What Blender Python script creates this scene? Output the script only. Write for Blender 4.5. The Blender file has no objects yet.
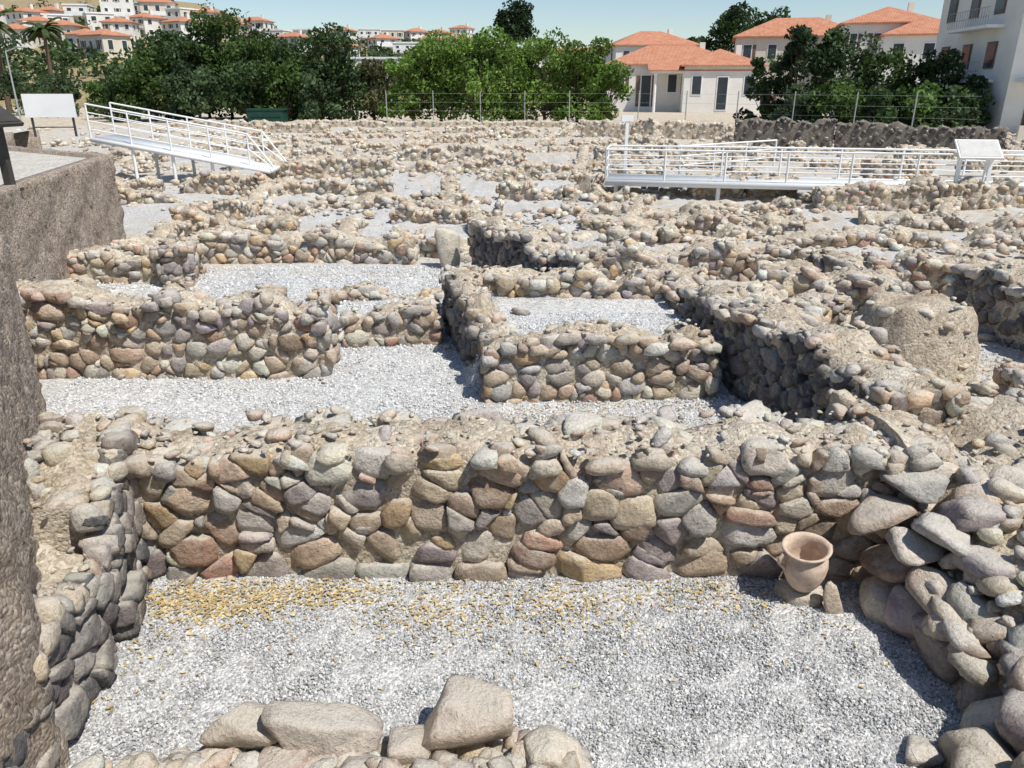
import bpy, math, random
import numpy as np
from mathutils import Vector
rng=np.random.default_rng(11); random.seed(5)
scene=bpy.context.scene
# ------------------------------------------------------------ materials
def new_mat(name):
    m=bpy.data.materials.new(name); m.use_nodes=True
    nt=m.node_tree; b=nt.nodes['Principled BSDF']; b.inputs['Roughness'].default_value=.9
    b.inputs['Specular IOR Level'].default_value=.2
    return m,nt,b
def N(nt,t,**k):
    n=nt.nodes.new(t)
    for a,v in k.items(): setattr(n,a,v)
    return n
def noise(nt,scale,detail=4,rough=.55,vec=None):
    n=N(nt,'ShaderNodeTexNoise'); n.inputs['Scale'].default_value=scale; n.inputs['Detail'].default_value=detail
    n.inputs['Roughness'].default_value=rough
    if vec: nt.links.new(vec,n.inputs['Vector'])
    return n
def ramp(nt,src,stops):
    r=N(nt,'ShaderNodeValToRGB'); e=r.color_ramp.elements
    while len(e)<len(stops): e.new(.5)
    for i,(p,c) in enumerate(stops):
        e[i].position=p; e[i].color=(c[0],c[1],c[2],1) if not isinstance(c,(int,float)) else (c,c,c,1)
    nt.links.new(src,r.inputs['Fac']); return r
def mix(nt,a,b,fac,mode='MIX'):
    m=N(nt,'ShaderNodeMix',data_type='RGBA',blend_type=mode)
    for s,v in ((6,a),(7,b)):
        if isinstance(v,(tuple,list)): m.inputs[s].default_value=(*v,1) if len(v)==3 else v
        else: nt.links.new(v,m.inputs[s])
    if isinstance(fac,(int,float)): m.inputs[0].default_value=fac
    else: nt.links.new(fac,m.inputs[0])
    return m.outputs[2]
def bump(nt,b,src,strength,dist,prev=None):
    n=N(nt,'ShaderNodeBump'); n.inputs['Strength'].default_value=strength; n.inputs['Distance'].default_value=dist
    nt.links.new(src,n.inputs['Height'])
    if prev: nt.links.new(prev,n.inputs['Normal'])
    nt.links.new(n.outputs['Normal'],b.inputs['Normal']); return n.outputs['Normal']
def objco(nt): return N(nt,'ShaderNodeTexCoord').outputs['Object']

def mat_stone():
    m,nt,b=new_mat('rubble_stone'); co=objco(nt)
    at=N(nt,'ShaderNodeAttribute',attribute_name='Col')
    n1=noise(nt,7,6,.65,co); n2=noise(nt,38,5,.7,co); n3=noise(nt,150,3,.6,co)
    v=ramp(nt,n1.outputs['Fac'],[(.25,.68),(.5,1.05),(.75,1.35)])
    c=mix(nt,at.outputs['Color'],v.outputs['Color'],1,'MULTIPLY')
    v2=ramp(nt,n2.outputs['Fac'],[(.3,.62),(.5,1.0),(.75,1.25)])
    c=mix(nt,c,v2.outputs['Color'],.85,'MULTIPLY')
    pale=ramp(nt,noise(nt,4.5,6,.75,co).outputs['Fac'],[(.5,0.),(.66,.55)])
    c=mix(nt,c,(.64,.575,.47),pale.outputs['Color'])
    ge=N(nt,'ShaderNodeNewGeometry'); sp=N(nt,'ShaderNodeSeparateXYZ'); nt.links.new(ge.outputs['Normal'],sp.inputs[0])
    bleach_n=N(nt,'ShaderNodeMath',operation='MULTIPLY_ADD'); nt.links.new(noise(nt,11,5,.7,co).outputs['Fac'],bleach_n.inputs[0]); bleach_n.inputs[1].default_value=.9; bleach_n.inputs[2].default_value=-.45
    ad=N(nt,'ShaderNodeMath',operation='ADD'); nt.links.new(bleach_n.outputs[0],ad.inputs[0]); nt.links.new(sp.outputs[2],ad.inputs[1])
    bleach=ramp(nt,ad.outputs[0],[(.6,0.),(1.,.66)])
    c=mix(nt,c,(.74,.685,.59),bleach.outputs['Color'])  # up-facing stone goes paler: sun bleaching painted into the colour
    nt.links.new(c,b.inputs['Base Color'])
    p=bump(nt,b,n1.outputs['Fac'],.7,.07); p=bump(nt,b,n2.outputs['Fac'],.9,.03,p); bump(nt,b,n3.outputs['Fac'],.5,.006,p)
    return m
def mat_earth(name,c1,c2,c3):
    m,nt,b=new_mat(name); co=objco(nt)
    n1=noise(nt,2.2,6,.6,co); vo=N(nt,'ShaderNodeTexVoronoi'); vo.inputs['Scale'].default_value=38; nt.links.new(co,vo.inputs['Vector'])
    c=ramp(nt,n1.outputs['Fac'],[(.3,c1),(.5,c2),(.7,c3)]).outputs['Color']
    sep=N(nt,'ShaderNodeSeparateColor'); nt.links.new(vo.outputs['Color'],sep.inputs[0])
    sp=ramp(nt,sep.outputs[0],[(0,.6),(.5,.95),(1,1.3)])
    c=mix(nt,c,sp.outputs['Color'],.8,'MULTIPLY')
    nt.links.new(c,b.inputs['Base Color'])
    p=bump(nt,b,vo.outputs['Distance'],.6,-.02); p=bump(nt,b,noise(nt,60,5,.7,co).outputs['Fac'],.7,.02,p); bump(nt,b,noise(nt,12,4,.7,co).outputs['Fac'],.7,.06,p)
    return m
def mat_ground():
    m,nt,b=new_mat('gravel_ground'); co=objco(nt)
    vo=N(nt,'ShaderNodeTexVoronoi'); vo.inputs['Scale'].default_value=48; nt.links.new(co,vo.inputs['Vector'])
    sep=N(nt,'ShaderNodeSeparateColor'); nt.links.new(vo.outputs['Color'],sep.inputs[0])
    g=ramp(nt,sep.outputs[0],[(0,(.34,.34,.335)),(.45,(.54,.535,.52)),(.8,(.66,.65,.63)),(1,(.75,.73,.70))]).outputs['Color']
    big=ramp(nt,noise(nt,1.1,6,.7,co).outputs['Fac'],[(.3,.88),(.7,1.1)]).outputs['Color']
    g=mix(nt,g,big,1,'MULTIPLY')
    e=ramp(nt,noise(nt,3,6,.65,co).outputs['Fac'],[(.3,(.44,.36,.26)),(.55,(.59,.51,.40)),(.75,(.69,.62,.51))]).outputs['Color']
    e=mix(nt,e,ramp(nt,noise(nt,22,5,.7,co).outputs['Fac'],[(.3,.75),(.7,1.2)]).outputs['Color'],1,'MULTIPLY')
    at=N(nt,'ShaderNodeAttribute',attribute_name='Col'); s2=N(nt,'ShaderNodeSeparateColor'); nt.links.new(at.outputs['Color'],s2.inputs[0])
    ad=N(nt,'ShaderNodeMath',operation='ADD'); nt.links.new(s2.outputs[0],ad.inputs[0])
    nn=noise(nt,1.6,7,.75,co); sc=N(nt,'ShaderNodeMath',operation='MULTIPLY_ADD'); nt.links.new(nn.outputs['Fac'],sc.inputs[0]); sc.inputs[1].default_value=1.3; sc.inputs[2].default_value=-.65
    nt.links.new(sc.outputs[0],ad.inputs[1])
    msk=ramp(nt,ad.outputs[0],[(.42,0.),(.6,1.)]).outputs['Color']
    c=mix(nt,g,e,msk); nt.links.new(c,b.inputs['Base Color'])
    p=bump(nt,b,vo.outputs['Distance'],.8,-.02); bump(nt,b,noise(nt,40,4,.7,co).outputs['Fac'],.4,.01,p)
    return m
def mat_vcol(name,rough=.85,ns=20,lo=.8,hi=1.2,trans=0):
    m,nt,b=new_mat(name); co=objco(nt)
    at=N(nt,'ShaderNodeAttribute',attribute_name='Col')
    v=ramp(nt,noise(nt,ns,3,.6,co).outputs['Fac'],[(.3,lo),(.7,hi)])
    c=mix(nt,at.outputs['Color'],v.outputs['Color'],1,'MULTIPLY'); nt.links.new(c,b.inputs['Base Color'])
    b.inputs['Roughness'].default_value=rough
    if trans:
        t=N(nt,'ShaderNodeBsdfTranslucent'); nt.links.new(c,t.inputs['Color']); ms=N(nt,'ShaderNodeMixShader'); ms.inputs[0].default_value=trans
        out=nt.nodes['Material Output']; nt.links.new(b.outputs[0],ms.inputs[1]); nt.links.new(t.outputs[0],ms.inputs[2]); nt.links.new(ms.outputs[0],out.inputs['Surface'])
    return m
def mat_plain(name,col,rough=.7,ns=3,amt=.12,bs=0,bd=.01,bscale=60):
    m,nt,b=new_mat(name); co=objco(nt)
    v=ramp(nt,noise(nt,ns,5,.65,co).outputs['Fac'],[(.3,1-amt),(.7,1+amt)])
    c=mix(nt,col,v.outputs['Color'],1,'MULTIPLY'); nt.links.new(c,b.inputs['Base Color'])
    b.inputs['Roughness'].default_value=rough
    if bs: bump(nt,b,noise(nt,bscale,5,.7,co).outputs['Fac'],bs,bd)
    return m
def mat_roof():
    m,nt,b=new_mat('terracotta_tiles'); co=objco(nt)
    w=N(nt,'ShaderNodeTexWave'); w.inputs['Scale'].default_value=2.2; nt.links.new(co,w.inputs['Vector'])
    c=ramp(nt,noise(nt,1.5,5,.7,co).outputs['Fac'],[(.3,(.42,.17,.10)),(.6,(.54,.26,.16)),(.8,(.60,.37,.25))]).outputs['Color']
    c=mix(nt,c,ramp(nt,w.outputs['Fac'],[(0,.7),(.5,1.05)]).outputs['Color'],.8,'MULTIPLY')
    nt.links.new(c,b.inputs['Base Color']); bump(nt,b,w.outputs['Fac'],.5,.05); return m
def mat_stucco():
    m,nt,b=new_mat('roughcast'); co=objco(nt)
    vo=N(nt,'ShaderNodeTexVoronoi'); vo.inputs['Scale'].default_value=45; nt.links.new(co,vo.inputs['Vector'])
    c=ramp(nt,noise(nt,3,6,.7,co).outputs['Fac'],[(.3,(.31,.245,.19)),(.5,(.40,.325,.26)),(.72,(.50,.43,.35))]).outputs['Color']
    sep=N(nt,'ShaderNodeSeparateColor'); nt.links.new(vo.outputs['Color'],sep.inputs[0])
    c=mix(nt,c,ramp(nt,sep.outputs[0],[(0,.55),(.6,1.),(1,1.4)]).outputs['Color'],1,'MULTIPLY')
    nt.links.new(c,b.inputs['Base Color'])
    p=bump(nt,b,vo.outputs['Distance'],.8,-.02); bump(nt,b,noise(nt,25,6,.75,co).outputs['Fac'],.7,.03,p); return m
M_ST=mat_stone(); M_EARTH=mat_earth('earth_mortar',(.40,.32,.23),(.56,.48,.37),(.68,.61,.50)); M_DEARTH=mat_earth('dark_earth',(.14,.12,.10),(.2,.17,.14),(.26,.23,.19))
M_GR=mat_ground(); M_PEB=mat_vcol('gravel_pebbles',.9,40,.85,1.15); M_LEAF=mat_vcol('foliage',.6,3,.75,1.3,.3)
M_DRY=mat_vcol('dry_leaves',.8,30,.7,1.2,.2)
M_BARK=mat_plain('bark',(.12,.085,.06),.95,6,.3,.8,.05,12)
M_WHITE=mat_plain('white_paint',(.8,.8,.78),.45,2,.05); M_PLAST=mat_plain('white_render',(.74,.72,.67),.85,.6,.08,.2,.02,10)
M_CREAM=mat_plain('cream_render',(.66,.6,.5),.85,.6,.08); M_ROOF=mat_roof(); M_STUC=mat_stucco()
M_GLASS=mat_plain('window_glass',(.05,.06,.07),.15,1,.2); M_SHUT=mat_plain('shutter_paint',(.16,.11,.08),.6,3,.15)
M_PATH=mat_earth('path_paving',(.56,.52,.45),(.62,.58,.51),(.68,.64,.57)); M_METAL=mat_plain('dark_metal',(.06,.055,.05),.5,5,.2)
M_HILL=mat_earth('hill_scrub',(.18,.15,.07),(.34,.27,.15),(.42,.34,.2)); M_GREY=mat_plain('galvanised',(.35,.36,.36),.5,5,.15)
M_CLAY=mat_plain('pale_clay',(.60,.47,.37),.85,14,.25,.5,.008,60)
M_PANEL=mat_plain('info_panel',(.55,.54,.5),.4,6,.1); M_GREENP=mat_plain('green_paint',(.02,.06,.045),.5,3,.2)
M_OVEN=mat_earth('clay_oven',(.38,.30,.22),(.50,.42,.32),(.57,.50,.40))
# ------------------------------------------------------------ mesh utils
import bmesh
def ico(sub):
    bm=bmesh.new(); bmesh.ops.create_icosphere(bm,subdivisions=sub,radius=1)
    V=np.array([v.co[:] for v in bm.verts]); V/=np.linalg.norm(V,axis=1)[:,None]
    F=np.array([[v.index for v in f.verts] for f in bm.faces]); bm.free(); return V,F
ICO={i:ico(i) for i in (1,2,3,4)}
class Batch:
    def __init__(s): s.V=[];s.F=[];s.C=[];s.M=[];s.n=0
    def add(s,V,F,col,mi=0):
        V=np.asarray(V,float);F=np.asarray(F,int)
        s.V.append(V);s.F.append(F+s.n);
        c=np.asarray(col,float)
        if c.ndim==1: c=np.tile(c[:3],(len(V),1))
        s.C.append(c); s.M.append(np.full(len(F),mi)); s.n+=len(V)
    def build(s,name,mats,smooth=True,parent=None):
        me=bpy.data.meshes.new(name)
        V=np.concatenate(s.V)
        nl=sum(f.size for f in s.F); nf=sum(len(f) for f in s.F)
        me.vertices.add(len(V)); me.vertices.foreach_set('co',V.astype(np.float32).ravel())
        me.loops.add(nl); me.loops.foreach_set('vertex_index',np.concatenate([f.ravel() for f in s.F]).astype(np.int32))
        me.polygons.add(nf); tot=np.concatenate([np.full(len(f),f.shape[1]) for f in s.F])
        st=np.concatenate([[0],np.cumsum(tot)[:-1]])
        me.polygons.foreach_set('loop_start',st.astype(np.int32)); 
        me.polygons.foreach_set('material_index',np.concatenate(s.M).astype(np.int32))
        me.update(calc_edges=True)
        me.polygons.foreach_set('use_smooth',np.full(nf,smooth))
        ca=me.color_attributes.new('Col','FLOAT_COLOR','POINT')
        C=np.concatenate(s.C); ca.data.foreach_set('color',np.c_[C,np.ones(len(C))].astype(np.float32).ravel())
        for m in mats: me.materials.append(m)
        me.validate(); me.update()
        o=bpy.data.objects.new(name,me); scene.collection.objects.link(o)
        if parent: o.parent=parent
        return o
    def box(s,c,d,col=(1,1,1),rz=0,mi=0,tilt=0):
        v=np.array([[x,y,z] for x in(-.5,.5) for y in(-.5,.5) for z in(-.5,.5)])*np.array(d)
        if tilt:
            ct,st_=math.cos(tilt),math.sin(tilt); v=np.c_[v[:,0],v[:,1]*ct-v[:,2]*st_,v[:,1]*st_+v[:,2]*ct]
        cz,sz=math.cos(rz),math.sin(rz); v=np.c_[v[:,0]*cz-v[:,1]*sz,v[:,0]*sz+v[:,1]*cz,v[:,2]]+np.array(c)
        s.add(v,[[0,1,3,2],[4,6,7,5],[0,4,5,1],[2,3,7,6],[0,2,6,4],[1,5,7,3]],col,mi)
    def tube(s,a,b,r,r2=None,n=8,col=(1,1,1),mi=0):
        a=np.array(a,float);b=np.array(b,float); r2=r if r2 is None else r2
        d=b-a; d/=np.linalg.norm(d); t=np.cross(d,[0,0,1.] if abs(d[2])<.9 else [1.,0,0]); t/=np.linalg.norm(t); w=np.cross(d,t)
        an=np.arange(n)*2*math.pi/n; ring=np.cos(an)[:,None]*t+np.sin(an)[:,None]*w
        V=np.concatenate([a+ring*r,b+ring*r2]); i=np.arange(n); j=(i+1)%n
        s.add(V,np.c_[i,j,j+n,i+n],col,mi)
        V=np.concatenate([[a],a+ring*r,[b],b+ring*r2])
        s.add(V,np.concatenate([np.c_[np.zeros(n,int),j+1,i+1],np.c_[np.full(n,n+1),i+n+2,j+n+2]]),col,mi)
PAL=[((.56,.45,.33),3.2),((.52,.39,.29),2.6),((.46,.42,.375),2.),((.36,.31,.29),1.6),((.58,.42,.25),1.3),((.65,.585,.48),2.8),((.36,.26,.19),1.3),((.47,.30,.22),1.0),((.50,.47,.43),1.8),((.42,.35,.35),.8)]
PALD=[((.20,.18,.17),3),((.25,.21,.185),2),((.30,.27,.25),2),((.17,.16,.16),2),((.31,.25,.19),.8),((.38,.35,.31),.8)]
PALS=[((.17,.15,.14),3),((.22,.185,.16),2),((.27,.24,.22),1.5),((.13,.125,.125),2),((.27,.21,.16),.8)]  # darkest stones for left-facing wall sides, their shade put into the colour
TOPB=[((.65,.56,.44),3),((.58,.46,.35),2.1),((.52,.48,.43),1.7),((.70,.64,.55),3),((.60,.46,.31),1.0),((.50,.37,.29),1.0),((.43,.39,.36),.8)]  # paler stones for wall tops and rubble, sun glare put into the colour
def pick(pal):
    w=np.array([p[1] for p in pal],float); i=rng.choice(len(pal),p=w/w.sum())
    return np.clip(np.array(pal[i][0])*rng.uniform(.75,1.22)*(1+rng.uniform(-.03,.03,3)),.03,.72)
def rockgeo(lod,Nn,D,p,nz):
    V,F=ICO[lod]
    M=np.maximum(V@Nn.T/D,1e-6); mx=M.max(1); r=((M/mx[:,None])**p).sum(1)**(-1./p)/mx
    k1=rng.normal(0,2.2,3);k2=rng.normal(0,4.5,3);k3=rng.normal(0,9,3)
    r=r*(1+nz*(np.sin(V@k1+rng.uniform(0,6))+.8*np.sin(V@k2+rng.uniform(0,6))+.6*np.sin(V@k3+rng.uniform(0,6))))
    return V*r[:,None],F
def rot_rand(tz=.35,yaw=3.15):
    a=rng.uniform(-yaw,yaw); cz,sz=math.cos(a),math.sin(a); R=np.array([[cz,sz,0],[-sz,cz,0],[0,0,1]])
    b=rng.normal(0,tz); X=np.array([[1,0,0],[0,math.cos(b),math.sin(b)],[0,-math.sin(b),math.cos(b)]])
    b=rng.normal(0,tz); Y=np.array([[math.cos(b),0,math.sin(b)],[0,1,0],[-math.sin(b),0,math.cos(b)]])
    return X@Y@R
BOX=np.array([[1,0,0],[-1,0,0],[0,1,0],[0,-1,0],[0,0,1],[0,0,-1.]])
def loose(B,c,size,lod=2,pal=PAL,tz=.25,rot=None,col=None,p=None,mi=0,yaw=3.15):
    k=rng.normal(0,1,(9,3)); k/=np.linalg.norm(k,axis=1)[:,None]
    Nn=np.concatenate([BOX+rng.normal(0,.2,(6,3)),k]); Nn/=np.linalg.norm(Nn,axis=1)[:,None]
    D=np.concatenate([rng.uniform(.85,1.05,6),rng.uniform(.62,1.05,9)])
    P,F=rockgeo(lod,Nn,D,p or rng.uniform(22,60),.018)
    P=P*np.array(size)*.5; R=rot_rand(tz,yaw) if rot is None else rot
    B.add(P@R+np.array(c),F,pick(pal) if col is None else np.array(col),mi)
def vor(B,O,U,W,Nn,LU,LW,cu,cw,relief=.07,lod=2,pal=PAL,hfun=None,zoff=None,keep=1.,depth=.09,gap=1.0,edge=.0,mi=0):
    seeds=[]; w=-.02
    while w<LW:
        big=rng.random(); rh=cw*(rng.uniform(.42,.7) if big<.38 else rng.uniform(.85,1.15) if big<.75 else rng.uniform(1.25,1.7)); u=-rng.uniform(0,cu)*.5
        ph=rng.uniform(0,6); am=rng.uniform(.02,.06)
        while u<LU:
            cwid=rh/cw*cu*.6+cu*rng.choice([.05,.3,.7,1.1,1.7],p=[.18,.2,.24,.23,.15])
            dw=am*math.sin(u*1.7+ph)
            if rng.random()<.22 and rh>cw*.85:
                seeds.append((u+cwid*.35,w+rh*.22+dw,cwid*.6)); seeds.append((u+cwid*.45,w+rh*.78+dw,cwid*.6)); u+=cwid*.8; continue
            seeds.append((u+cwid/2,w+rh/2+rng.uniform(-.14,.14)*rh+dw,cwid)); u+=cwid
        w+=rh
    S=np.array(seeds); A=np.stack([U,W,Nn])
    for i in range(len(S)):
        u,w,wd=S[i]
        if u<-.02 or u>LU+.02: continue
        top=LW if hfun is None else hfun(u)
        if w>top-.01: continue
        if rng.random()>keep: continue
        d=S[:,:2]-S[i,:2]; L=np.hypot(d[:,0],d[:,1]); m=(L>1e-6)&(L<2.6*max(cu,cw)+.1)
        d=d[m];L=L[m]; pw=(S[m,2]-wd)*cu*.3
        D=(L*.5-pw/(2*L))*gap; D=np.maximum(D,.02)
        ang=rng.normal(0,.1,len(L)); ca,sa=np.cos(ang),np.sin(ang); dn=d/L[:,None]; dn=np.c_[dn[:,0]*ca-dn[:,1]*sa,dn[:,0]*sa+dn[:,1]*ca]
        nn=np.c_[dn,rng.uniform(-.1,.1,len(L))]
        f=rng.normal(0,.12,(1,2)); f2=rng.normal(0,.45,(3,2)); fr=np.c_[np.concatenate([f,f2]),np.ones(4)]
        ext=[]; eD=[]
        for v,dd in (((1,0,0),cu*1.5),((-1,0,0),cu*1.5),((0,1,0),cw*.95),((0,-1,0),cw*.95),((0,0,-1),depth)):
            ext.append(v);eD.append(dd)
        ext.append((1,0,0));eD.append(max(.05,LU-u+edge)); ext.append((-1,0,0));eD.append(max(.05,u+edge))
        ext.append((0,1,0));eD.append(max(.04,top-w+rng.uniform(0,.04)+edge)); ext.append((0,-1,0));eD.append(max(.05,w+.02+edge))
        NN=np.concatenate([nn,fr,np.array(ext,float)]); NN/=np.linalg.norm(NN,axis=1)[:,None]
        rl=relief*rng.uniform(.55,1.4)
        DD=np.concatenate([D,[rl],rl+rng.uniform(.005,.05,3),np.array(eD)])
        P,F=rockgeo(lod,NN,DD,rng.uniform(30,80),.014)
        a=rng.normal(0,.06); ca,sa=math.cos(a),math.sin(a)
        P=np.c_[P[:,0]*ca-P[:,1]*sa,P[:,0]*sa+P[:,1]*ca,P[:,2]]
        C=O+U*u+W*w+Nn*rng.uniform(-.015,.02)
        if zoff: C=C+np.array([0,0,zoff(u)])
        B.add(P@A+C,F,pick(pal),mi)
def wall(name,pts,hs,base,th,cu=.24,cw=.13,lod=2,palL=PAL,palR=PAL,palT=TOPB,rough=.1,keep_top=.72,loose_n=6,B=None,relief=.05,faces='LRE',toplod=None,foot=5,em=None):
    own=B is None; toplod=toplod or lod
    if own: B=Batch()
    for si in range(len(pts)-1):
        a=np.array([*pts[si],0.]);b=np.array([*pts[si+1],0.]); L=np.linalg.norm(b-a); U=(b-a)/L; Wn=np.array([-U[1],U[0],0.])
        h0,h1=hs[si],hs[si+1]; kn=int(L/.4)+3; kz=np.clip(rng.normal(0,rough,kn),-2*rough,1.2*rough); xs=np.linspace(0,L,kn)
        hf=lambda u:h0+(h1-h0)*min(max(u/L,0),1)+np.interp(u,xs,kz)
        hz=lambda u:hf(u)-base
        Z=np.array([0,0,1.])
        n=max(3,int(L/.09)); us=np.linspace(.05,L-.05,n); rows=[]
        for u in us:
            h=hf(u); q=[]
            for (w,zz) in ((-.5,base-.3),(-.5,base+.25*(h-base)),(-.5,base+.5*(h-base)),(-.5,base+.75*(h-base)),(-.48,h-.06),(-.3,h-.01),(-.1,h+.025),(.1,h+.025),(.3,h-.01),(.48,h-.06),(.5,base+.5*(h-base)),(.5,base-.3)):
                ww=w*(th-.115); top=abs(w)<.49
                q.append(a+U*u+Wn*(ww+rng.normal(0,.016))+Z*(zz+(rng.normal(0,.025) if top else 0)))
            rows.append(q)
        R=np.array(rows); k=12; idx=np.arange(n*k).reshape(n,k)
        F=np.stack([idx[:-1,:-1],idx[1:,:-1],idx[1:,1:],idx[:-1,1:]],-1).reshape(-1,4)
        B.add(R.reshape(-1,3),F,(.4,.33,.25),1)
        for r,fl in ((0,1),(n-1,0)):
            fv=R[r]; f=np.arange(k)[None,:]; B.add(fv,f if fl else f[:,::-1],(.4,.33,.25),1)
        mh=max(h0,h1)-base+.2
        if 'L' in faces: vor(B,b+Wn*(th/2-.05)+Z*base,-U,Z,Wn,L,mh,cu,cw,relief,lod,palL,hfun=lambda u:hz(L-u))
        if 'R' in faces: vor(B,a-Wn*(th/2-.05)+Z*base,U,Z,-Wn,L,mh,cu,cw,relief,lod,palR,hfun=hz)
        if 'E' in faces:
            if si==0: vor(B,a+Wn*(th/2-.02)+Z*base+U*.05,-Wn,Z,-U,th-.04,h0-base+.1,cu*.9,cw,relief,lod,palL,hfun=lambda u:hz(0))
            if si==len(pts)-2: vor(B,b-Wn*(th/2-.02)+Z*base-U*.05,Wn,Z,U,th-.04,h1-base+.1,cu*.9,cw,relief,lod,palR,hfun=lambda u:hz(L))
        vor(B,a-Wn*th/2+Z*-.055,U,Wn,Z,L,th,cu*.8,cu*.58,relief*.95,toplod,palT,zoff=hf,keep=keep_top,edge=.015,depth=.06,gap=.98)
        for _ in range(int(loose_n*L*th*1.6)):
            u=rng.uniform(0,L); w=rng.uniform(-.5,.5)*th; s=cu*rng.choice([.12,.22,.38,.7],p=[.42,.34,.17,.07])*rng.uniform(.8,1.2)
            loose(B,a+U*u+Wn*w+Z*(hf(u)+.02+s*.1),(s,s*rng.uniform(.6,.9),s*rng.uniform(.3,.5)),1 if s<.1 else max(1,lod-1),palT)
        for _ in range(int(foot*L)):
            u=rng.uniform(-.1,L+.1); sd=rng.choice([-1,1]); s=cu*rng.choice([.15,.28,.5],p=[.55,.35,.1])*rng.uniform(.8,1.2)
            loose(B,a+U*u+Wn*sd*(th/2+abs(rng.normal(0,.1)))+Z*(base+s*.2),(s,s*rng.uniform(.6,.9),s*.5),1,palT)
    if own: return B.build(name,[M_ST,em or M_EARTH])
# ------------------------------------------------------------ ground
def sst(a,b,x): t=np.clip((x-a)/(b-a),0,1); return t*t*(3-2*t)
def gz(x,y):
    z=.2*sst(4.85,5.2,y)+.12*sst(9.2,10.5,y)+.12*sst(16,24,y)+.08*sst(40,60,y)
    z=np.maximum(z,.28*sst(3.0,3.6,x)*sst(4.8,5.2,y))
    z=z+.44*sst(-.5,-.3,x)*(1-sst(2.1,2.3,x))*sst(7.6,7.8,y)*(1-sst(9.9,10.1,y))
    z=z+.02*np.sin(x*1.3+y*.7)*np.cos(y*1.1-x*.4)
    return z
xs=np.concatenate([[-2500,-900,-350,-160,-80,-45],np.arange(-30,-8,1.),np.arange(-8,8,.14),np.arange(8,40,1.),[45,80,160,350,900,2500]])
ys=np.concatenate([[-300,-60,-10],np.arange(-3,2,.5),np.arange(2,16,.14),np.arange(16,64,.8),[66,80,100,140,200,400,900,3000]])
X,Y=np.meshgrid(xs,ys); Z=gz(X,Y); Z=np.where((Y<64)&(abs(X)<40),Z+rng.normal(0,.006,Z.shape)+np.where(Y>15,rng.normal(0,.03,Z.shape),0),Z)
nx,ny=len(xs),len(ys); idx=np.arange(nx*ny).reshape(ny,nx)
F=np.stack([idx[:-1,:-1],idx[:-1,1:],idx[1:,1:],idx[1:,:-1]],-1).reshape(-1,4)
def emask(x,y):
    m=.24+0*x
    m=np.where((y>12.5),.42+.12*sst(20,40,y),m); m=np.where((x>2.9)&(y>5),.52,m); m=np.where(y>58,1.2,m); m=np.where((abs(x)>45),1.2,m)
    m=np.where(y<4.8,.02+.5*sst(4.2,4.7,y),m)
    return m
B=Batch(); EM=emask(X,Y).ravel(); B.add(np.c_[X.ravel(),Y.ravel(),Z.ravel()],F,np.c_[EM,EM,EM]); B.build('gravel_ground',[M_GR])
def pebbles(name,n,x0,x1,y0,y1,s0,s1,g0=.16,g1=.58):
    V=np.array([[0,0,1],[.9,0,.2],[-.4,.8,.1],[-.5,-.8,.15],[.4,.4,-.6],[-.7,0,-.5],[.3,-.6,-.5]])
    bm=bmesh.new(); [bm.verts.new(v) for v in V]; bmesh.ops.convex_hull(bm,input=bm.verts); bm.verts.index_update()
    Vb=np.array([v.co[:] for v in bm.verts]); Fb=np.array([[v.index for v in f.verts] for f in bm.faces]); bm.free()
    x=rng.uniform(x0,x1,n); y=rng.uniform(y0,y1,n)
    s=rng.uniform(s0,s1,n)*rng.choice([.7,1,1.4],n); z=gz(x,y)+s*.15
    q=rng.normal(0,1,(n,4)); q/=np.linalg.norm(q,axis=1)[:,None]; a,b,c,d=q.T
    R=np.stack([1-2*(c*c+d*d),2*(b*c-a*d),2*(b*d+a*c),2*(b*c+a*d),1-2*(b*b+d*d),2*(c*d-a*b),2*(b*d-a*c),2*(c*d+a*b),1-2*(b*b+c*c)],-1).reshape(n,3,3)
    sc=np.c_[s*rng.uniform(.4,.6,n),s*rng.uniform(.35,.5,n),s*rng.uniform(.25,.45,n)]
    P=np.einsum('nij,nvj->nvi',R,Vb[None]*sc[:,None,:])+np.c_[x,y,z][:,None,:]
    g=rng.beta(2.2,1.9,n)*g1+g0; t=rng.uniform(-.02,.03,n)
    C=np.c_[g*.99+t*.6,g,g*1.0-t*.8]
    m=len(Vb); B=Batch(); B.add(P.reshape(-1,3),(Fb[None]+np.arange(n)[:,None,None]*m).reshape(-1,3),np.repeat(C,m,0)); return B.build(name,[M_PEB],smooth=False)
pebbles('gravel',100000,-2.8,2.9,2.5,4.75,.012,.024)
pebbles('gravel',24000,-4.9,2.6,6.0,9.3,.02,.034,.34,.48)
pebbles('gravel',12000,-6.8,-.3,9.3,13.3,.025,.045,.34,.48)
pebbles('gravel',4000,3.4,6.5,5.9,9.0,.02,.036,.3,.45)
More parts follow.
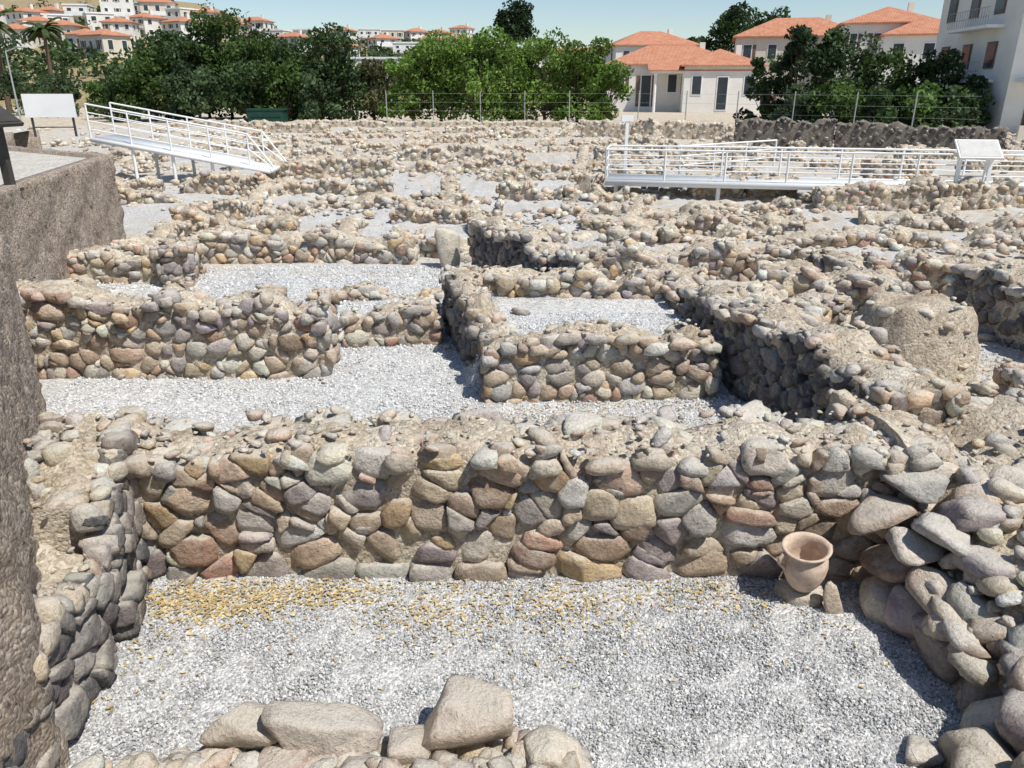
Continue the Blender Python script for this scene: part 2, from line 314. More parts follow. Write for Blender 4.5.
# ------------------------------------------------------------ near walls
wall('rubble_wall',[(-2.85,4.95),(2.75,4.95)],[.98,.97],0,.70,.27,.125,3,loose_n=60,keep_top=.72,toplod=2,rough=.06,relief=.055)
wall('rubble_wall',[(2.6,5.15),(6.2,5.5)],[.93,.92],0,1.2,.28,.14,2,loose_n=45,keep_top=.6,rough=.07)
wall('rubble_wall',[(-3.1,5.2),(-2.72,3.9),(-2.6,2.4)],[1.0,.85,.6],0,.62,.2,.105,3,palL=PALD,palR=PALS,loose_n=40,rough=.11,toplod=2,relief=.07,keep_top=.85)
def boulderwall(name):
    B=Batch()
    for (x,y,z,sx,sy,sz) in [(2.5,4.25,.13,.34,.34,.26),(2.56,4.0,.13,.36,.34,.26),(2.64,3.72,.13,.34,.36,.26),(2.78,3.45,.12,.36,.36,.26),(2.52,4.28,.38,.34,.34,.2),(2.66,3.98,.36,.38,.34,.22),(2.78,3.7,.36,.34,.34,.2),(2.92,3.48,.36,.38,.34,.22),
        (2.42,4.42,.66,.46,.32,.15),(2.56,4.2,.56,.36,.3,.14),(2.72,4.16,.68,.42,.32,.15),(2.88,3.9,.6,.38,.32,.17),(3.12,3.6,.56,.42,.36,.18),(2.98,4.3,.76,.42,.34,.16),(3.3,4.05,.74,.36,.34,.15),(3.3,4.5,.84,.36,.28,.15),(3.55,4.2,.8,.4,.32,.16),
        (2.62,3.15,.12,.38,.36,.3),(2.38,2.95,.11,.36,.34,.26),(2.62,2.9,.34,.36,.36,.22),(2.25,2.7,.14,.36,.34,.26),(2.82,3.2,.37,.36,.34,.22),(3.0,3.2,.55,.32,.36,.17),(2.5,2.6,.3,.36,.36,.3),(3.1,3.05,.46,.36,.36,.22),(3.3,3.6,.35,.6,.6,.4),(3.1,3.9,.3,.6,.6,.4),(2.9,2.75,.25,.5,.5,.42),(2.08,2.75,.07,.26,.22,.16),(2.15,3.05,.05,.18,.16,.1),(2.66,4.52,.82,.36,.28,.15),(2.5,4.5,.54,.28,.22,.16)]:
        loose(B,(x,y,z),(sx*1.08,sy*1.08,sz*1.2),3,TOPB if rng.random()<.6 else PAL,tz=.12,p=rng.uniform(12,30))
    for _ in range(900):
        x=rng.uniform(2.35,4.6); y=rng.uniform(2.4,4.75)
        if x<2.48+.3*abs(y-3.5): continue
        s=rng.choice([.05,.1,.18,.28],p=[.3,.35,.22,.13])*rng.uniform(.8,1.2); zt=.18+.52*sst(2.35,3.1,x)*sst(2.3,3.9,y)+.1*sst(3.8,4.6,y)
        loose(B,(x,y,zt+rng.uniform(-.02,.08)),(s,s*.8,s*.5),2,TOPB)
    n=18; GX,GY=np.meshgrid(np.linspace(2.45,5.2,n),np.linspace(2.2,4.8,n))
    GZ=-.1+.3*sst(2.4,2.8,GX)+.55*sst(2.5,3.1,GX)*sst(2.3,3.9,GY)+.1*sst(3.8,4.6,GY)*sst(2.5,2.9,GX)+rng.normal(0,.03,GX.shape)
    I=np.arange(n*n).reshape(n,n); B.add(np.c_[GX.ravel(),GY.ravel(),GZ.ravel()],np.stack([I[:-1,:-1],I[:-1,1:],I[1:,1:],I[1:,:-1]],-1).reshape(-1,4),(.4,.3,.2),1)
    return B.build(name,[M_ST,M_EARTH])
boulderwall('boulder_wall')
B=Batch()
for (x,y,z,sx,sy,sz,c) in [(-1.40,3.04,.22,.39,.26,.22,(.52,.45,.37)),(-.93,3.02,.22,.58,.30,.22,(.52,.46,.40)),(-.2,3.06,.24,.50,.32,.24,(.56,.46,.37)),(.2,2.98,.13,.30,.32,.2,(.68,.61,.49)),(-.52,3.0,.14,.22,.26,.18,(.5,.42,.35)),(-1.15,2.84,.14,.3,.26,.18,(.50,.38,.32)),(-.72,2.82,.14,.34,.24,.16,(.42,.37,.33)),(-.4,2.8,.13,.26,.24,.16,(.5,.47,.43)),(-.05,2.8,.1,.34,.24,.16,(.62,.54,.44)),(-1.62,2.86,.1,.24,.2,.14,(.5,.4,.3)),(-1.85,2.8,.08,.22,.2,.12,(.55,.45,.28)),(.22,2.74,.1,.26,.22,.16,(.6,.52,.4))]:
    loose(B,(x,y,z),(sx,sy,sz),4 if y>2.97 else 3,tz=.08,col=c,p=20,yaw=.2)
for _ in range(620):
    x=rng.uniform(-2.15,.38); y=rng.uniform(2.3,3.12 if x>-1.55 else 2.95); s=rng.choice([.04,.07,.12,.18],p=[.3,.35,.2,.15])*rng.uniform(.8,1.2)
    loose(B,(x,y,.0+.14*(1-sst(2.8,3.1,y))*(1-sst(.2,.4,x))+s*.2),(s,s*.8,s*.6),2,TOPB)
n=14; GX,GY=np.meshgrid(np.linspace(-2.0,.42,n*2),np.linspace(2.2,3.1,n))
GZ=-.12+.26*(1-sst(2.85,3.1,GY))*(1-sst(.2,.4,GX))*(.5+.5*sst(-1.8,-1.3,GX))+rng.normal(0,.02,GX.shape)
I=np.arange(n*n*2).reshape(n,n*2); B.add(np.c_[GX.ravel(),GY.ravel(),GZ.ravel()],np.stack([I[:-1,:-1],I[:-1,1:],I[1:,1:],I[1:,:-1]],-1).reshape(-1,4),(.4,.3,.2),1)
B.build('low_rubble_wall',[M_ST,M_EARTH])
# ------------------------------------------------------------ middle walls
W=[
 ([(-5.6,8.4),(-2.05,8.45)],[1.1,1.04],.2,.6,PAL,PAL),
 ([(-2.15,9.45),(-.9,9.5)],[.6,.62],.2,.45,PAL,PAL),
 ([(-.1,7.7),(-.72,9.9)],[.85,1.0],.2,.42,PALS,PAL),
 ([(-.3,7.58),(2.15,7.7)],[.84,.86],.2,.42,PAL,PAL),
 ([(-.9,10.15),(2.0,10.0)],[1.02,.96],.2,.5,PAL,PAL),
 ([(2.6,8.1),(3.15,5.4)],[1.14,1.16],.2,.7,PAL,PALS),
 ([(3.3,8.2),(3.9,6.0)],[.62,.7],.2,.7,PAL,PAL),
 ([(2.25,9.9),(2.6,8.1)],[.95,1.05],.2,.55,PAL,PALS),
 ([(-.45,13.1),(1.15,10.1)],[1.12,1.15],.28,.6,PAL,PALS),
 ([(-5.7,13.8),(-1.7,13.8)],[.88,.82],.28,.55,PAL,PAL),
 ([(-7.3,12.4),(-5.6,12.3)],[.7,.75],.25,.5,PAL,PAL),
 ([(-5.5,12.9),(-5.3,11.9)],[.85,.8],.25,.5,PAL,PALD),
 ([(1.6,12.9),(4.6,12.3)],[.8,.85],.28,.5,PAL,PAL),
 ([(1.7,11.4),(2.9,11.2)],[.6,.7],.28,.5,PAL,PAL),
 ([(3.4,10.4),(5.1,10.0)],[.9,.95],.28,.8,PAL,PAL),
 ([(3.2,9.9),(3.9,8.9)],[.75,.8],.25,.6,PAL,PAL),
 ([(6.2,10.2),(6.7,7.9)],[1.15,1.1],.28,.7,PAL,PALS),
 ([(4.85,7.0),(6.2,6.9)],[.78,.8],.25,.5,PAL,PAL),
 ([(3.9,6.2),(4.9,6.0)],[.5,.5],.25,.5,PAL,PAL),
 ([(5.4,11.6),(8.6,10.9)],[.9,.85],.28,.6,PAL,PAL),
 ([(4.8,12.2),(5.4,10.6)],[.8,.75],.28,.6,PAL,PALD),
 ([(-3.0,11.2),(-.9,11.3)],[.42,.36],.28,.3,PAL,PAL),
]
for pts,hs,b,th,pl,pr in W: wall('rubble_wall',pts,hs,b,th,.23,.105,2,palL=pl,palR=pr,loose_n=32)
B=Batch(); loose(B,(-1.1,13.3,.6),(.42,.34,.8),3,tz=.02,col=(.58,.52,.42),p=60,yaw=.1); B.build('stone_block',[M_ST])
# far excavation walls
B=Batch()
rowsY=[15.4,17.4,19.7,22.3,25.2,28.5,32.3,36.5,41,46,51.5]
for ri,y in enumerate(rowsY):
    x=max(-.64*y,-7.4 if y<19 else -16); xe=.72*y
    while x<xe:
        L=rng.uniform(1.6,6); yy=y+rng.uniform(-1.,1.); sc=1+max(0,(y-18))*.022
        g=float(gz(x,yy)); h=g+rng.uniform(.12,.6); x2=min(x+L,xe)
        k=rng.integers(1,3); pts=[(x,yy)]; hs=[h]
        for q in range(k): pts.append((x+(x2-x)*(q+1)/k,yy+rng.uniform(-.8,.8))); hs.append(max(g+.1,h+rng.uniform(-.3,.15)))
        wall('',pts,hs,g,rng.uniform(.45,.9),.22*sc,.11*sc,1 if y>17 else 2,loose_n=10 if y<26 else 4,B=B,faces='RE',keep_top=.75,relief=.05,rough=.13,foot=6 if y<28 else 3)
        if rng.random()<.55 and ri<len(rowsY)-1:
            xx=x+rng.uniform(.2,L); y2=rowsY[ri+1]
            wall('',[(xx,yy),(xx+rng.uniform(-.6,1.4),y2)],[h,g+rng.uniform(.15,.5)],g,.5,.22*sc,.115*sc,1,palL=PALS if rng.random()<.5 else PAL,palR=PAL,loose_n=6,B=B,faces='LR' if y<26 else 'L',keep_top=.75,relief=.05,rough=.1,foot=4)
        x=x2+rng.choice([-.3,.8,1.8,3.0])
        if x2>=xe: break
for _ in range(80):
    y0=rng.uniform(14,52); x0=rng.uniform(-.6*y0,.7*y0)
    if y0<19 and x0<-6.5: continue
    rr=rng.uniform(.5,1.6); nn=int(26*rr)
    for _ in range(nn):
        x=rng.normal(x0,rr*.5); y=rng.normal(y0,rr*.5); s=rng.choice([.1,.18,.3],p=[.45,.35,.2])*(1+y*.012); dd=math.hypot(x-x0,y-y0)/rr
        loose(B,(x,y,gz(x,y)+max(0,.28*(1-dd))*rng.random()+s*.15),(s,s*.8,s*.5),1,TOPB)
for _ in range(2000):
    y=rng.uniform(9,56); x=rng.uniform(-.6*y,.7*y)
    if y<19 and x<-6.5: continue
    s=rng.choice([.06,.12,.24],p=[.5,.35,.15])*(1+y*.012)
    if y<15 and (x<0 or rng.random()<.5): continue
    loose(B,(x,y,gz(x,y)+s*.15),(s,s*.8,s*.5),1,TOPB)
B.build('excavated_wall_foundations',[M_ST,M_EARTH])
PB=[((.09,.085,.085),3),((.13,.115,.105),2),((.17,.155,.145),1)]
wall('dark_terrace_wall',[(10.6,38.5),(15,37.5),(21.5,35)],[1.75,1.7,1.5],.45,.5,.42,.22,1,palL=PB,palR=PB,palT=PB,loose_n=2,em=M_DEARTH,keep_top=.9)
wall('terrace_wall',[(4,47),(12,45)],[1.35,1.35],.45,.8,.45,.24,1,loose_n=2)
wall('terrace_wall',[(-24,57),(4,57)],[.9,.9],.45,.5,.6,.3,1,loose_n=1,faces='R')
# ------------------------------------------------------------ clay oven mound
B=Batch(); V,F=ICO[4]
zz=V[:,2]; ang=np.arctan2(V[:,1],V[:,0]); rad=np.hypot(V[:,0],V[:,1])+1e-9
H=.84; prof=np.where(zz>.72,rad/.694*.5,.5+.27*(1-np.clip((zz+.2)/.92,0,1))**.8)
lump=1+.07*np.sin(ang*3+1+zz*2)+.04*np.sin(ang*7-zz*5)+.03*np.sin(ang*13+zz*9)
r=prof*lump
Pz=np.where(zz>.72,H+.05*np.sin(5*V[:,0]+1)*np.cos(6*V[:,1])-.02,H*np.clip((zz+.2)/.92,-.2,1)-.06*np.clip(np.sin(ang*2+2),0,1)*np.clip(zz+.2,0,1))
P=np.c_[np.cos(ang)*r,np.sin(ang)*r*.9,Pz+.22]+rng.normal(0,.008,(len(V),3))+np.array([4.55,8.35,0])
B.add(P,F,(.4,.3,.2),1)
for _ in range(150):
    a=rng.uniform(0,6.28); z=rng.uniform(-.02,.84); s=rng.choice([.05,.1,.2],p=[.5,.35,.15])
    rr=.46+.25*(1-z/.84)**.8
    loose(B,(4.55+math.cos(a)*rr,8.35+math.sin(a)*rr*.9,z+.22),(s,s,s*.6),2,TOPB)
B.build('clay_oven_mound',[M_ST,M_OVEN])
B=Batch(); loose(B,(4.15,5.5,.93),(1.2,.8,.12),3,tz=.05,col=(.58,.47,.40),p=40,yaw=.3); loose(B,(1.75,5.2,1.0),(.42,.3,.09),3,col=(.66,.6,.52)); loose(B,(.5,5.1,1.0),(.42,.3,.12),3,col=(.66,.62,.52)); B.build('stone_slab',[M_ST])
# ------------------------------------------------------------ retaining wall + path
RP=np.array([(-14.6,23.6),(-11.6,18.4),(-7.95,15.9),(-6.6,10),(-4.6,6.9),(-2.3,3.0),(-2.1,1.1),(5,1.0)],float)
def densify(P,st):
    out=[]
    for a,b in zip(P[:-1],P[1:]):
        n=max(1,int(np.linalg.norm(b-a)/st)); out+= [a+(b-a)*i/n for i in range(n)]
    return np.array(out+[P[-1]])
D=densify(RP,.07); n=len(D); zs=np.linspace(-.2,2.0,34)
T=np.gradient(D,axis=0); T/=np.linalg.norm(T,axis=1)[:,None]; Nn=np.c_[-T[:,1],T[:,0]]
fr=np.stack([np.c_[D+Nn*(rng.normal(0,.014,(n,1))+.03*np.sin(np.arange(n)[:,None]*.17+z*3)*np.cos(z*4+np.arange(n)[:,None]*.05)),np.full(n,z)+(rng.normal(0,.012,n) if z>1.99 else 0)] for z in zs])
V=np.concatenate([fr.reshape(-1,3),np.c_[D-Nn*.28,np.full(n,2.0)],np.c_[D-Nn*.28,np.full(n,1.7)]]); m=len(zs)+2; I=np.arange(m*n).reshape(m,n)
B=Batch(); B.add(V,np.stack([I[:-1,:-1],I[1:,:-1],I[1:,1:],I[:-1,1:]],-1).reshape(-1,4),(.3,.25,.2)); B.build('retaining_wall',[M_STUC])
back=D-Nn*.26; Pz=1.93
pts=[( *p,Pz) for p in back[::6]]+[(*back[-1],Pz),(5,-20,Pz),(-70,-20,Pz),(-70,26,Pz),(-15.5,26,Pz)]
me=bpy.data.meshes.new('path'); me.from_pydata(pts,[],[list(range(len(pts)))]); me.materials.append(M_PATH); o=bpy.data.objects.new('path',me); scene.collection.objects.link(o)
B=Batch(); B.box((-42.8,26,.98),(55,.2,1.86)); B.build('path_edge_wall',[M_STUC])
# ------------------------------------------------------------ railings
def rail(B,a,b,h,nb,step=1.3,r=.018):
    a=np.array(a,float);b=np.array(b,float); L=np.linalg.norm(b-a); k=max(2,int(round(L/step))+1)
    for i in range(k):
        p=a+(b-a)*i/(k-1); B.tube(p,p+[0,0,h],.028,n=6)
    for j in range(nb):
        z=h*(1-j/nb); B.tube(a+[0,0,z],b+[0,0,z],r if j else .028,n=6)
B=Batch()
A=np.array([2.55,21.6,.84]);E=np.array([16.5,19.0,.84]); d=(E-A)/np.linalg.norm(E-A); nrm=np.array([-d[1],d[0],0])
c=(A+E)/2; Ld=np.linalg.norm(E-A); rz=math.atan2(d[1],d[0])
B.box(c+nrm*.7,(Ld,1.5,.07),rz=rz); B.box(c-nrm*.08+np.array([0,0,-.03]),(Ld,.06,.16),rz=rz); B.box(c+nrm*1.5+np.array([0,0,-.03]),(Ld,.06,.16),rz=rz)
rail(B,A+[0,0,.05],E+[0,0,.05],.78,3,1.6); rail(B,A+nrm*1.42+[0,0,.05],E+nrm*1.42+[0,0,.05],.78,3,1.6)
rail(B,A+[0,0,.05],A+nrm*1.42+[0,0,.05],.78,3,.7)
for i in range(6):
    for k in (.05,1.4):
        p=A+d*(.3+i*Ld/5.2)+nrm*k; B.tube(p+[0,0,-.05],(p[0],p[1],.3),.06,n=8)
A2=A+nrm*1.5+d*2.0; E2=A2+nrm*3.2+d*3.0
rail(B,A2+[0,0,.05],E2+[0,0,.05],.78,3)
B.build('white_walkway',[M_WHITE])
B=Batch()
p0=np.array([-12.65,24.2,1.82]); p1=np.array([-8.1,24.6,.95])
for dy in (0,1.5):
    a=p0+[0,dy,0]; b_=p1+[0,dy,0]; rail(B,a,b_,.95,4,1.3); e=b_+[.7,0,-.1]
    B.tube(b_+[0,0,.95],e+[0,0,.1],.03,n=6); B.tube(b_+[0,0,.5],e+[0,0,.05],.025,n=6)
q=np.array([p0+[0,-.1,0],p1+[.6,-.1,-.1],p1+[.6,1.6,-.1],p0+[0,1.6,0]]); V=np.concatenate([q,q-[0,0,.12]])
B.add(V,[[0,1,2,3],[7,6,5,4],[0,4,5,1],[1,5,6,2],[2,6,7,3],[3,7,4,0]],(1,1,1))
for t in (.25,.5,.75):
    for dy in (0,1.5): p=p0+(p1-p0)*t+[0,dy,0]; B.tube((p[0],p[1],.2),p-[0,0,.05],.05,n=6)
B.build('ramp_railing',[M_WHITE])
# ------------------------------------------------------------ signs
def empty(name,loc=(0,0,0),rz=0):
    o=bpy.data.objects.new(name,None); scene.collection.objects.link(o); o.location=loc; o.rotation_euler=(0,0,rz); return o
def lectern(name,loc,rz,w,d,h,frame,panel,tilt=.6,lx=.36):
    e=empty(name,loc,rz)
    B=Batch()
    for sx in (-1,1): B.box((sx*w*lx,.05,h/2),(.08,.12,h))
    B.box((0,.05,.02),(w*.85,.3,.04)); B.box((0,0,h+.02),(w,d,.05),tilt=tilt); B.build('stand',[frame],False,e)
    B=Batch(); c,s=math.cos(tilt),math.sin(tilt); B.box((0,-s*.03,h+.02+c*.03),(w-.08,d-.08,.012),tilt=tilt); B.build('panel',[panel],False,e)
lectern('information_lectern',(11.6,19.9,.86),-.17,1.0,.7,.92,M_WHITE,M_PANEL)
lectern('information_lectern',(-6.98,10.55,1.93),1.35,1.0,.62,1.02,M_METAL,M_METAL)
e=empty('notice_board',(-12.9,22.8,1.93),.1); B=Batch(); [B.tube((x,0,0),(x,0,1.15),.035,n=8) for x in (-.55,.55)]; B.box((0,.03,.25),(1.1,.03,.03)); B.build('posts',[M_METAL],True,e)
B=Batch(); B.box((0,-.05,.82),(1.35,.05,.62)); B.build('board',[M_WHITE],False,e)
e=empty('marker_post',(3.3,23.2,.5)); B=Batch(); B.box((0,0,.9),(.09,.09,2.0)); B.box((0,0,1.9),(.34,.12,.16)); B.build('post',[M_WHITE],False,e)
# ------------------------------------------------------------ pot
e=empty('clay_pot',(1.98,4.38,.12),.2); e.rotation_euler=(.08,-.1,.2); e.scale=(.86,.86,.8)
prof=[(.07,.0),(.095,.01),(.13,.07),(.16,.16),(.172,.24),(.166,.31),(.15,.35),(.145,.37),(.16,.39),(.182,.402),(.186,.415),(.17,.42),(.148,.40),(.138,.36),(.15,.28),(.148,.2),(.09,.06),(0,.05)]
k=48; an=np.arange(k)*2*math.pi/k; V=np.concatenate([np.c_[np.cos(an)*r,np.sin(an)*r,np.full(k,z)] for r,z in prof]); m=len(prof); I=np.arange(m*k).reshape(m,k); J=np.roll(I,-1,1)
B=Batch(); B.add(V,np.stack([I[:-1],J[:-1],J[1:],I[1:]],-1).reshape(-1,4),(.4,.25,.15)); B.build('body',[M_CLAY],True,e)
B=Batch()
for sgn in (-1,1):
    hp=[(sgn*.15,0,.37),(sgn*.19,0,.385),(sgn*.22,0,.35),(sgn*.22,0,.3),(sgn*.165,0,.23)]
    for a,b in zip(hp[:-1],hp[1:]): B.tube(a,b,.017,n=8)
B.build('handles',[M_CLAY],True,e)
B=Batch(); loose(B,(2.12,4.24,.12),(.12,.07,.3),3,col=(.64,.52,.41),rot=np.array([[.9,0,.3],[0,1,0],[-.3,0,.9]])); loose(B,(1.98,4.38,.04),(.34,.28,.2),3,col=(.54,.47,.39),tz=.05); B.build('pot_shard',[M_ST])
# ------------------------------------------------------------ dry leaves litter
def litter(name,spots):
    Vs=[];Cs=[]
    for (x0,y0,sx,sy,n) in spots:
        for _ in range(n):
            x=rng.normal(x0,sx);y=rng.normal(y0,sy)
            if 4.58<y<5.3: y=4.58-abs(rng.normal(0,.05))
            z=float(gz(x,y))+.018; s=rng.uniform(.008,.024); a=rng.uniform(0,6.28); t=rng.normal(0,.25,2)
            u=np.array([math.cos(a),math.sin(a),t[0]])*s; w=np.array([-math.sin(a),math.cos(a),t[1]])*s*.5; c=np.array([x,y,z])
            Vs+= [c-u,c+w+[0,0,.004],c+u,c-w+[0,0,.004]]; col=np.array([(.68,.56,.30),(.64,.48,.22),(.70,.61,.40),(.5,.37,.2)][rng.integers(4)])*rng.uniform(.85,1.1); Cs+=[col]*4
    V=np.array(Vs); F=np.arange(len(V)).reshape(-1,4); B=Batch(); B.add(V,F,np.array(Cs)); B.build(name,[M_DRY],False)
litter('dry_leaves',[(-2.05,4.34,.35,.11,1200),(-1.35,4.42,.25,.08,350),(-.5,4.25,.25,.16,330),(.4,4.3,.25,.14,320),(1.3,4.42,.3,.1,200),(0,4.1,1.2,.3,140),(-2.2,3.9,.15,.4,100),(1.2,6.9,.5,.3,500),(.3,7.1,.4,.15,160),(2,4.2,.3,.2,50)])
# ------------------------------------------------------------ trees
def leafcloud(B,cent,rad,n,s,col):
    d=rng.normal(0,1,(n,3)); d/=np.linalg.norm(d,axis=1)[:,None]; r=rng.uniform(.35,1.08,n)**.6
    P=cent+d*r[:,None]*np.array(rad)
    a=rng.normal(0,1,(n,3)); a/=np.linalg.norm(a,axis=1)[:,None]; b=np.cross(a,rng.normal(0,1,(n,3))); b/=np.linalg.norm(b,axis=1)[:,None]
    sz=s*rng.uniform(.5,1.3,n)[:,None]; V=np.stack([P-a*sz,P+b*sz*.55,P+a*sz,P-b*sz*.55],1).reshape(-1,3)
    shade=rng.uniform(.7,1.3,n); C=np.repeat(np.array(col)*shade[:,None],4,0)
    B.add(V,np.arange(4*n).reshape(n,4),C)
def tree(name,x,y,z,h,w,col,nb=16,nl=170,s=.2,trunk=.3,low=.25,shape=1):
    e=empty(name,(x,y,z)); B=Batch(); th=h*(low+.15)
    B.tube((0,0,-.2),(0,0,th),trunk*.5,trunk*.35,8)
    BL=Batch()
    for i in range(nb):
        a=rng.uniform(0,6.28); t=rng.random(); rr=w*.5*math.sqrt(rng.random())*.85*(1-.45*t*shape); zz=h*(low+.08+(.86-low)*t)
        c=np.array([math.cos(a)*rr,math.sin(a)*rr,zz]); br=w*rng.uniform(.08,.2)
        B.tube((0,0,th*rng.uniform(.6,1)),c,trunk*.14,trunk*.05,5)
        leafcloud(BL,c,(br*1.15,br*1.15,br*.85),nl,s,np.array(col)*rng.uniform(.6,1.6))
    B.build('trunk',[M_BARK],True,e); BL.build('crown',[M_LEAF],False,e)
G1=(.07,.12,.03);G2=(.045,.078,.027);G3=(.12,.195,.038);G4=(.06,.095,.042)
def UX(u,Y): return (u-512)/768*Y*.93
for (u,Y,h,w,c,nb) in [(150,66,5.6,6,G1,30),(178,68,6.8,6.5,G2,36),(205,71,7.6,6,G2,34),(228,70,8.6,6.8,G1,40),(262,68,7.6,6.4,G1,36),(300,66,6.0,6.0,G2,34),(335,64,6.8,6.2,G2,36),(372,66,4.8,5,(.10,.10,.045),22),(105,70,3.0,5,G1,16),(60,75,3.4,6,G4,16),(20,80,4.4,6,G4,16),(195,64,4.6,6,G4,22),(245,63,4.2,6,G2,22),(285,63,4.4,5.6,G1,22),(128,66,4.2,5,G2,20),(318,62,4.0,5,G4,18)]:
    tree('broadleaf_tree',UX(u,Y),Y,.4,h,w,c,nb,150,.18,low=.04)
for (u,Y,h,w) in [(412,62,6.0,5),(440,63,6.4,5.6),(475,62,6.7,6),(510,63,6.6,6),(545,62,6.4,6),(578,62,6.0,5.5),(606,61,4.8,3.8)]:
    tree('ailanthus_thicket',UX(u,Y),Y,.4,h,w,G3,34,170,.15,low=.0,shape=.4)
for (u,Y,h,w,c,nb) in [(768,58,4.8,4.2,G2,22),(797,56,6.6,3.6,(.035,.06,.025),24),(825,57,6.4,4.6,G2,26),(855,56,5.8,5,G4,24),(885,55,5.0,5,G1,24),(915,54,4.6,4.5,G2,22),(945,52,4.8,4.4,G2,22),(972,49,3.4,3.4,G2,16),(840,52,3.0,5,G1,18),(880,50,2.7,4,G2,16),(930,49,2.8,5,G1,18),(960,48,2.4,4,G4,14),(800,53,2.6,4,G4,14)]:
    tree('garden_tree',UX(u,Y),Y,.4,h,w,c,nb,140,.16,low=.03)
tree('pine_tree',UX(515,180),180,9,11,10,(.03,.055,.022),30,150,.38,low=.2)
tree('pine_tree',UX(735,150),150,5,11,13,(.045,.075,.027),30,150,.34,low=.1)
tree('pine_tree',UX(700,155),155,4,9,9,(.05,.08,.03),22,130,.34,low=.1); tree('pine_tree',UX(765,140),140,5,10,9,(.04,.07,.025),22,130,.34,low=.1)
def palm(x,y,z,h):
    e=empty('palm_tree',(x,y,z)); B=Batch(); B.tube((0,0,0),(.2,0,h),.3,.22,8); B.build('trunk',[M_BARK],True,e); B=Batch()
    for i in range(34):
        a=rng.uniform(0,6.28); up=rng.uniform(-.3,1.1); L=rng.uniform(2,3)
        p=np.array([.2,0,h]); dirv=np.array([math.cos(a)*math.cos(up),math.sin(a)*math.cos(up),math.sin(up)])
        for k in range(7):
            q=p+dirv*L/7; side=np.cross(dirv,[0,0,1]); side/=np.linalg.norm(side)+1e-6
            for sg in (-1,1): B.add([p,q,q+side*sg*.35-[0,0,.2],p+side*sg*.35-[0,0,.2]],[[0,1,2,3]],np.array((.06,.09,.03))*rng.uniform(.6,1.3))
            p=q; dirv=dirv-[0,0,.2]; dirv/=np.linalg.norm(dirv)
    B.build('fronds',[M_LEAF],False,e)
palm(UX(3,85),85,.5,8.5); palm(UX(52,110),110,2,8)
# ------------------------------------------------------------ fence
B=Batch()
P=[(UX(u,Y),Y) for u,Y in ((385,60),(480,59.5),(570,59),(640,58),(740,54),(860,49),(985,45))]
for a,b in zip(P[:-1],P[1:]):
    a=np.array(a);b=np.array(b);L=np.linalg.norm(b-a);k=max(1,int(L/3))
    for i in range(k):
        p=a+(b-a)*i/k; B.tube((*p,.3),(*p,2.9),.04,n=6)
    for z in (.9,1.5,2.1,2.7): B.tube((*a,z),(*b,z),.006,n=4)
B.build('wire_fence',[M_GREY])
e=empty('waste_container',(UX(264,60),60,.45)); B=Batch(); B.box((0,0,.6),(2.6,1.2,1.0)); B.box((0,0,1.15),(2.75,1.3,.12)); B.box((0,-.62,.7),(2.2,.06,.08)); [B.tube((x,-.3,.08),(x,.3,.08),.1) for x in (-1,1)]; B.build('bin',[M_GREENP],False,e)
e=empty('street_lamp',(UX(12,60),60,.5)); B=Batch(); B.tube((0,0,0),(0,0,5),.07,.05); B.tube((0,0,5),(.9,0,5.3),.04); B.box((1.1,0,5.3),(.6,.2,.1)); B.build('pole',[M_GREY],True,e)
# ------------------------------------------------------------ hill
hx=np.array([-400,-260,-182,-146,-111,-95,-80,-57,-40,-22,3,31,80,160,300]); hzv=np.array([30,30,31,33,29,24,20,18,18,18,14,12,9,6,3])
def hz_(x,y):
    xx=x*300/np.maximum(y,60); R=np.interp(xx,hx,hzv); t=np.clip((y-105)/195,0,1.15); t=np.where(t>1,1-(t-1)*.5,t)
    return .3+(R*t)*(1+.04*np.sin(x*.05)*np.cos(y*.04))
X,Y=np.meshgrid(np.linspace(-420,300,150),np.linspace(100,400,70)); Z=hz_(X,Y)+rng.normal(0,.2,X.shape)
I=np.arange(X.size).reshape(X.shape); B=Batch(); B.add(np.c_[X.ravel(),Y.ravel(),Z.ravel()],np.stack([I[:-1,:-1],I[:-1,1:],I[1:,1:],I[1:,:-1]],-1).reshape(-1,4),(.3,.25,.15)); B.build('hill',[M_HILL])
BL=Batch()
for _ in range(900):
    y=rng.uniform(110,290); u=rng.uniform(-40,720); x=UX(u,y)
    if y>225 and u<300 and rng.random()<.8: continue
    r=rng.uniform(1.0,2.8); leafcloud(BL,np.array([x,y,float(hz_(x,y))+r*.6]),(r,r,r*.85),50,.5,np.array(G2)*rng.uniform(.7,1.6))
BL.build('hillside_trees',[M_LEAF],False)
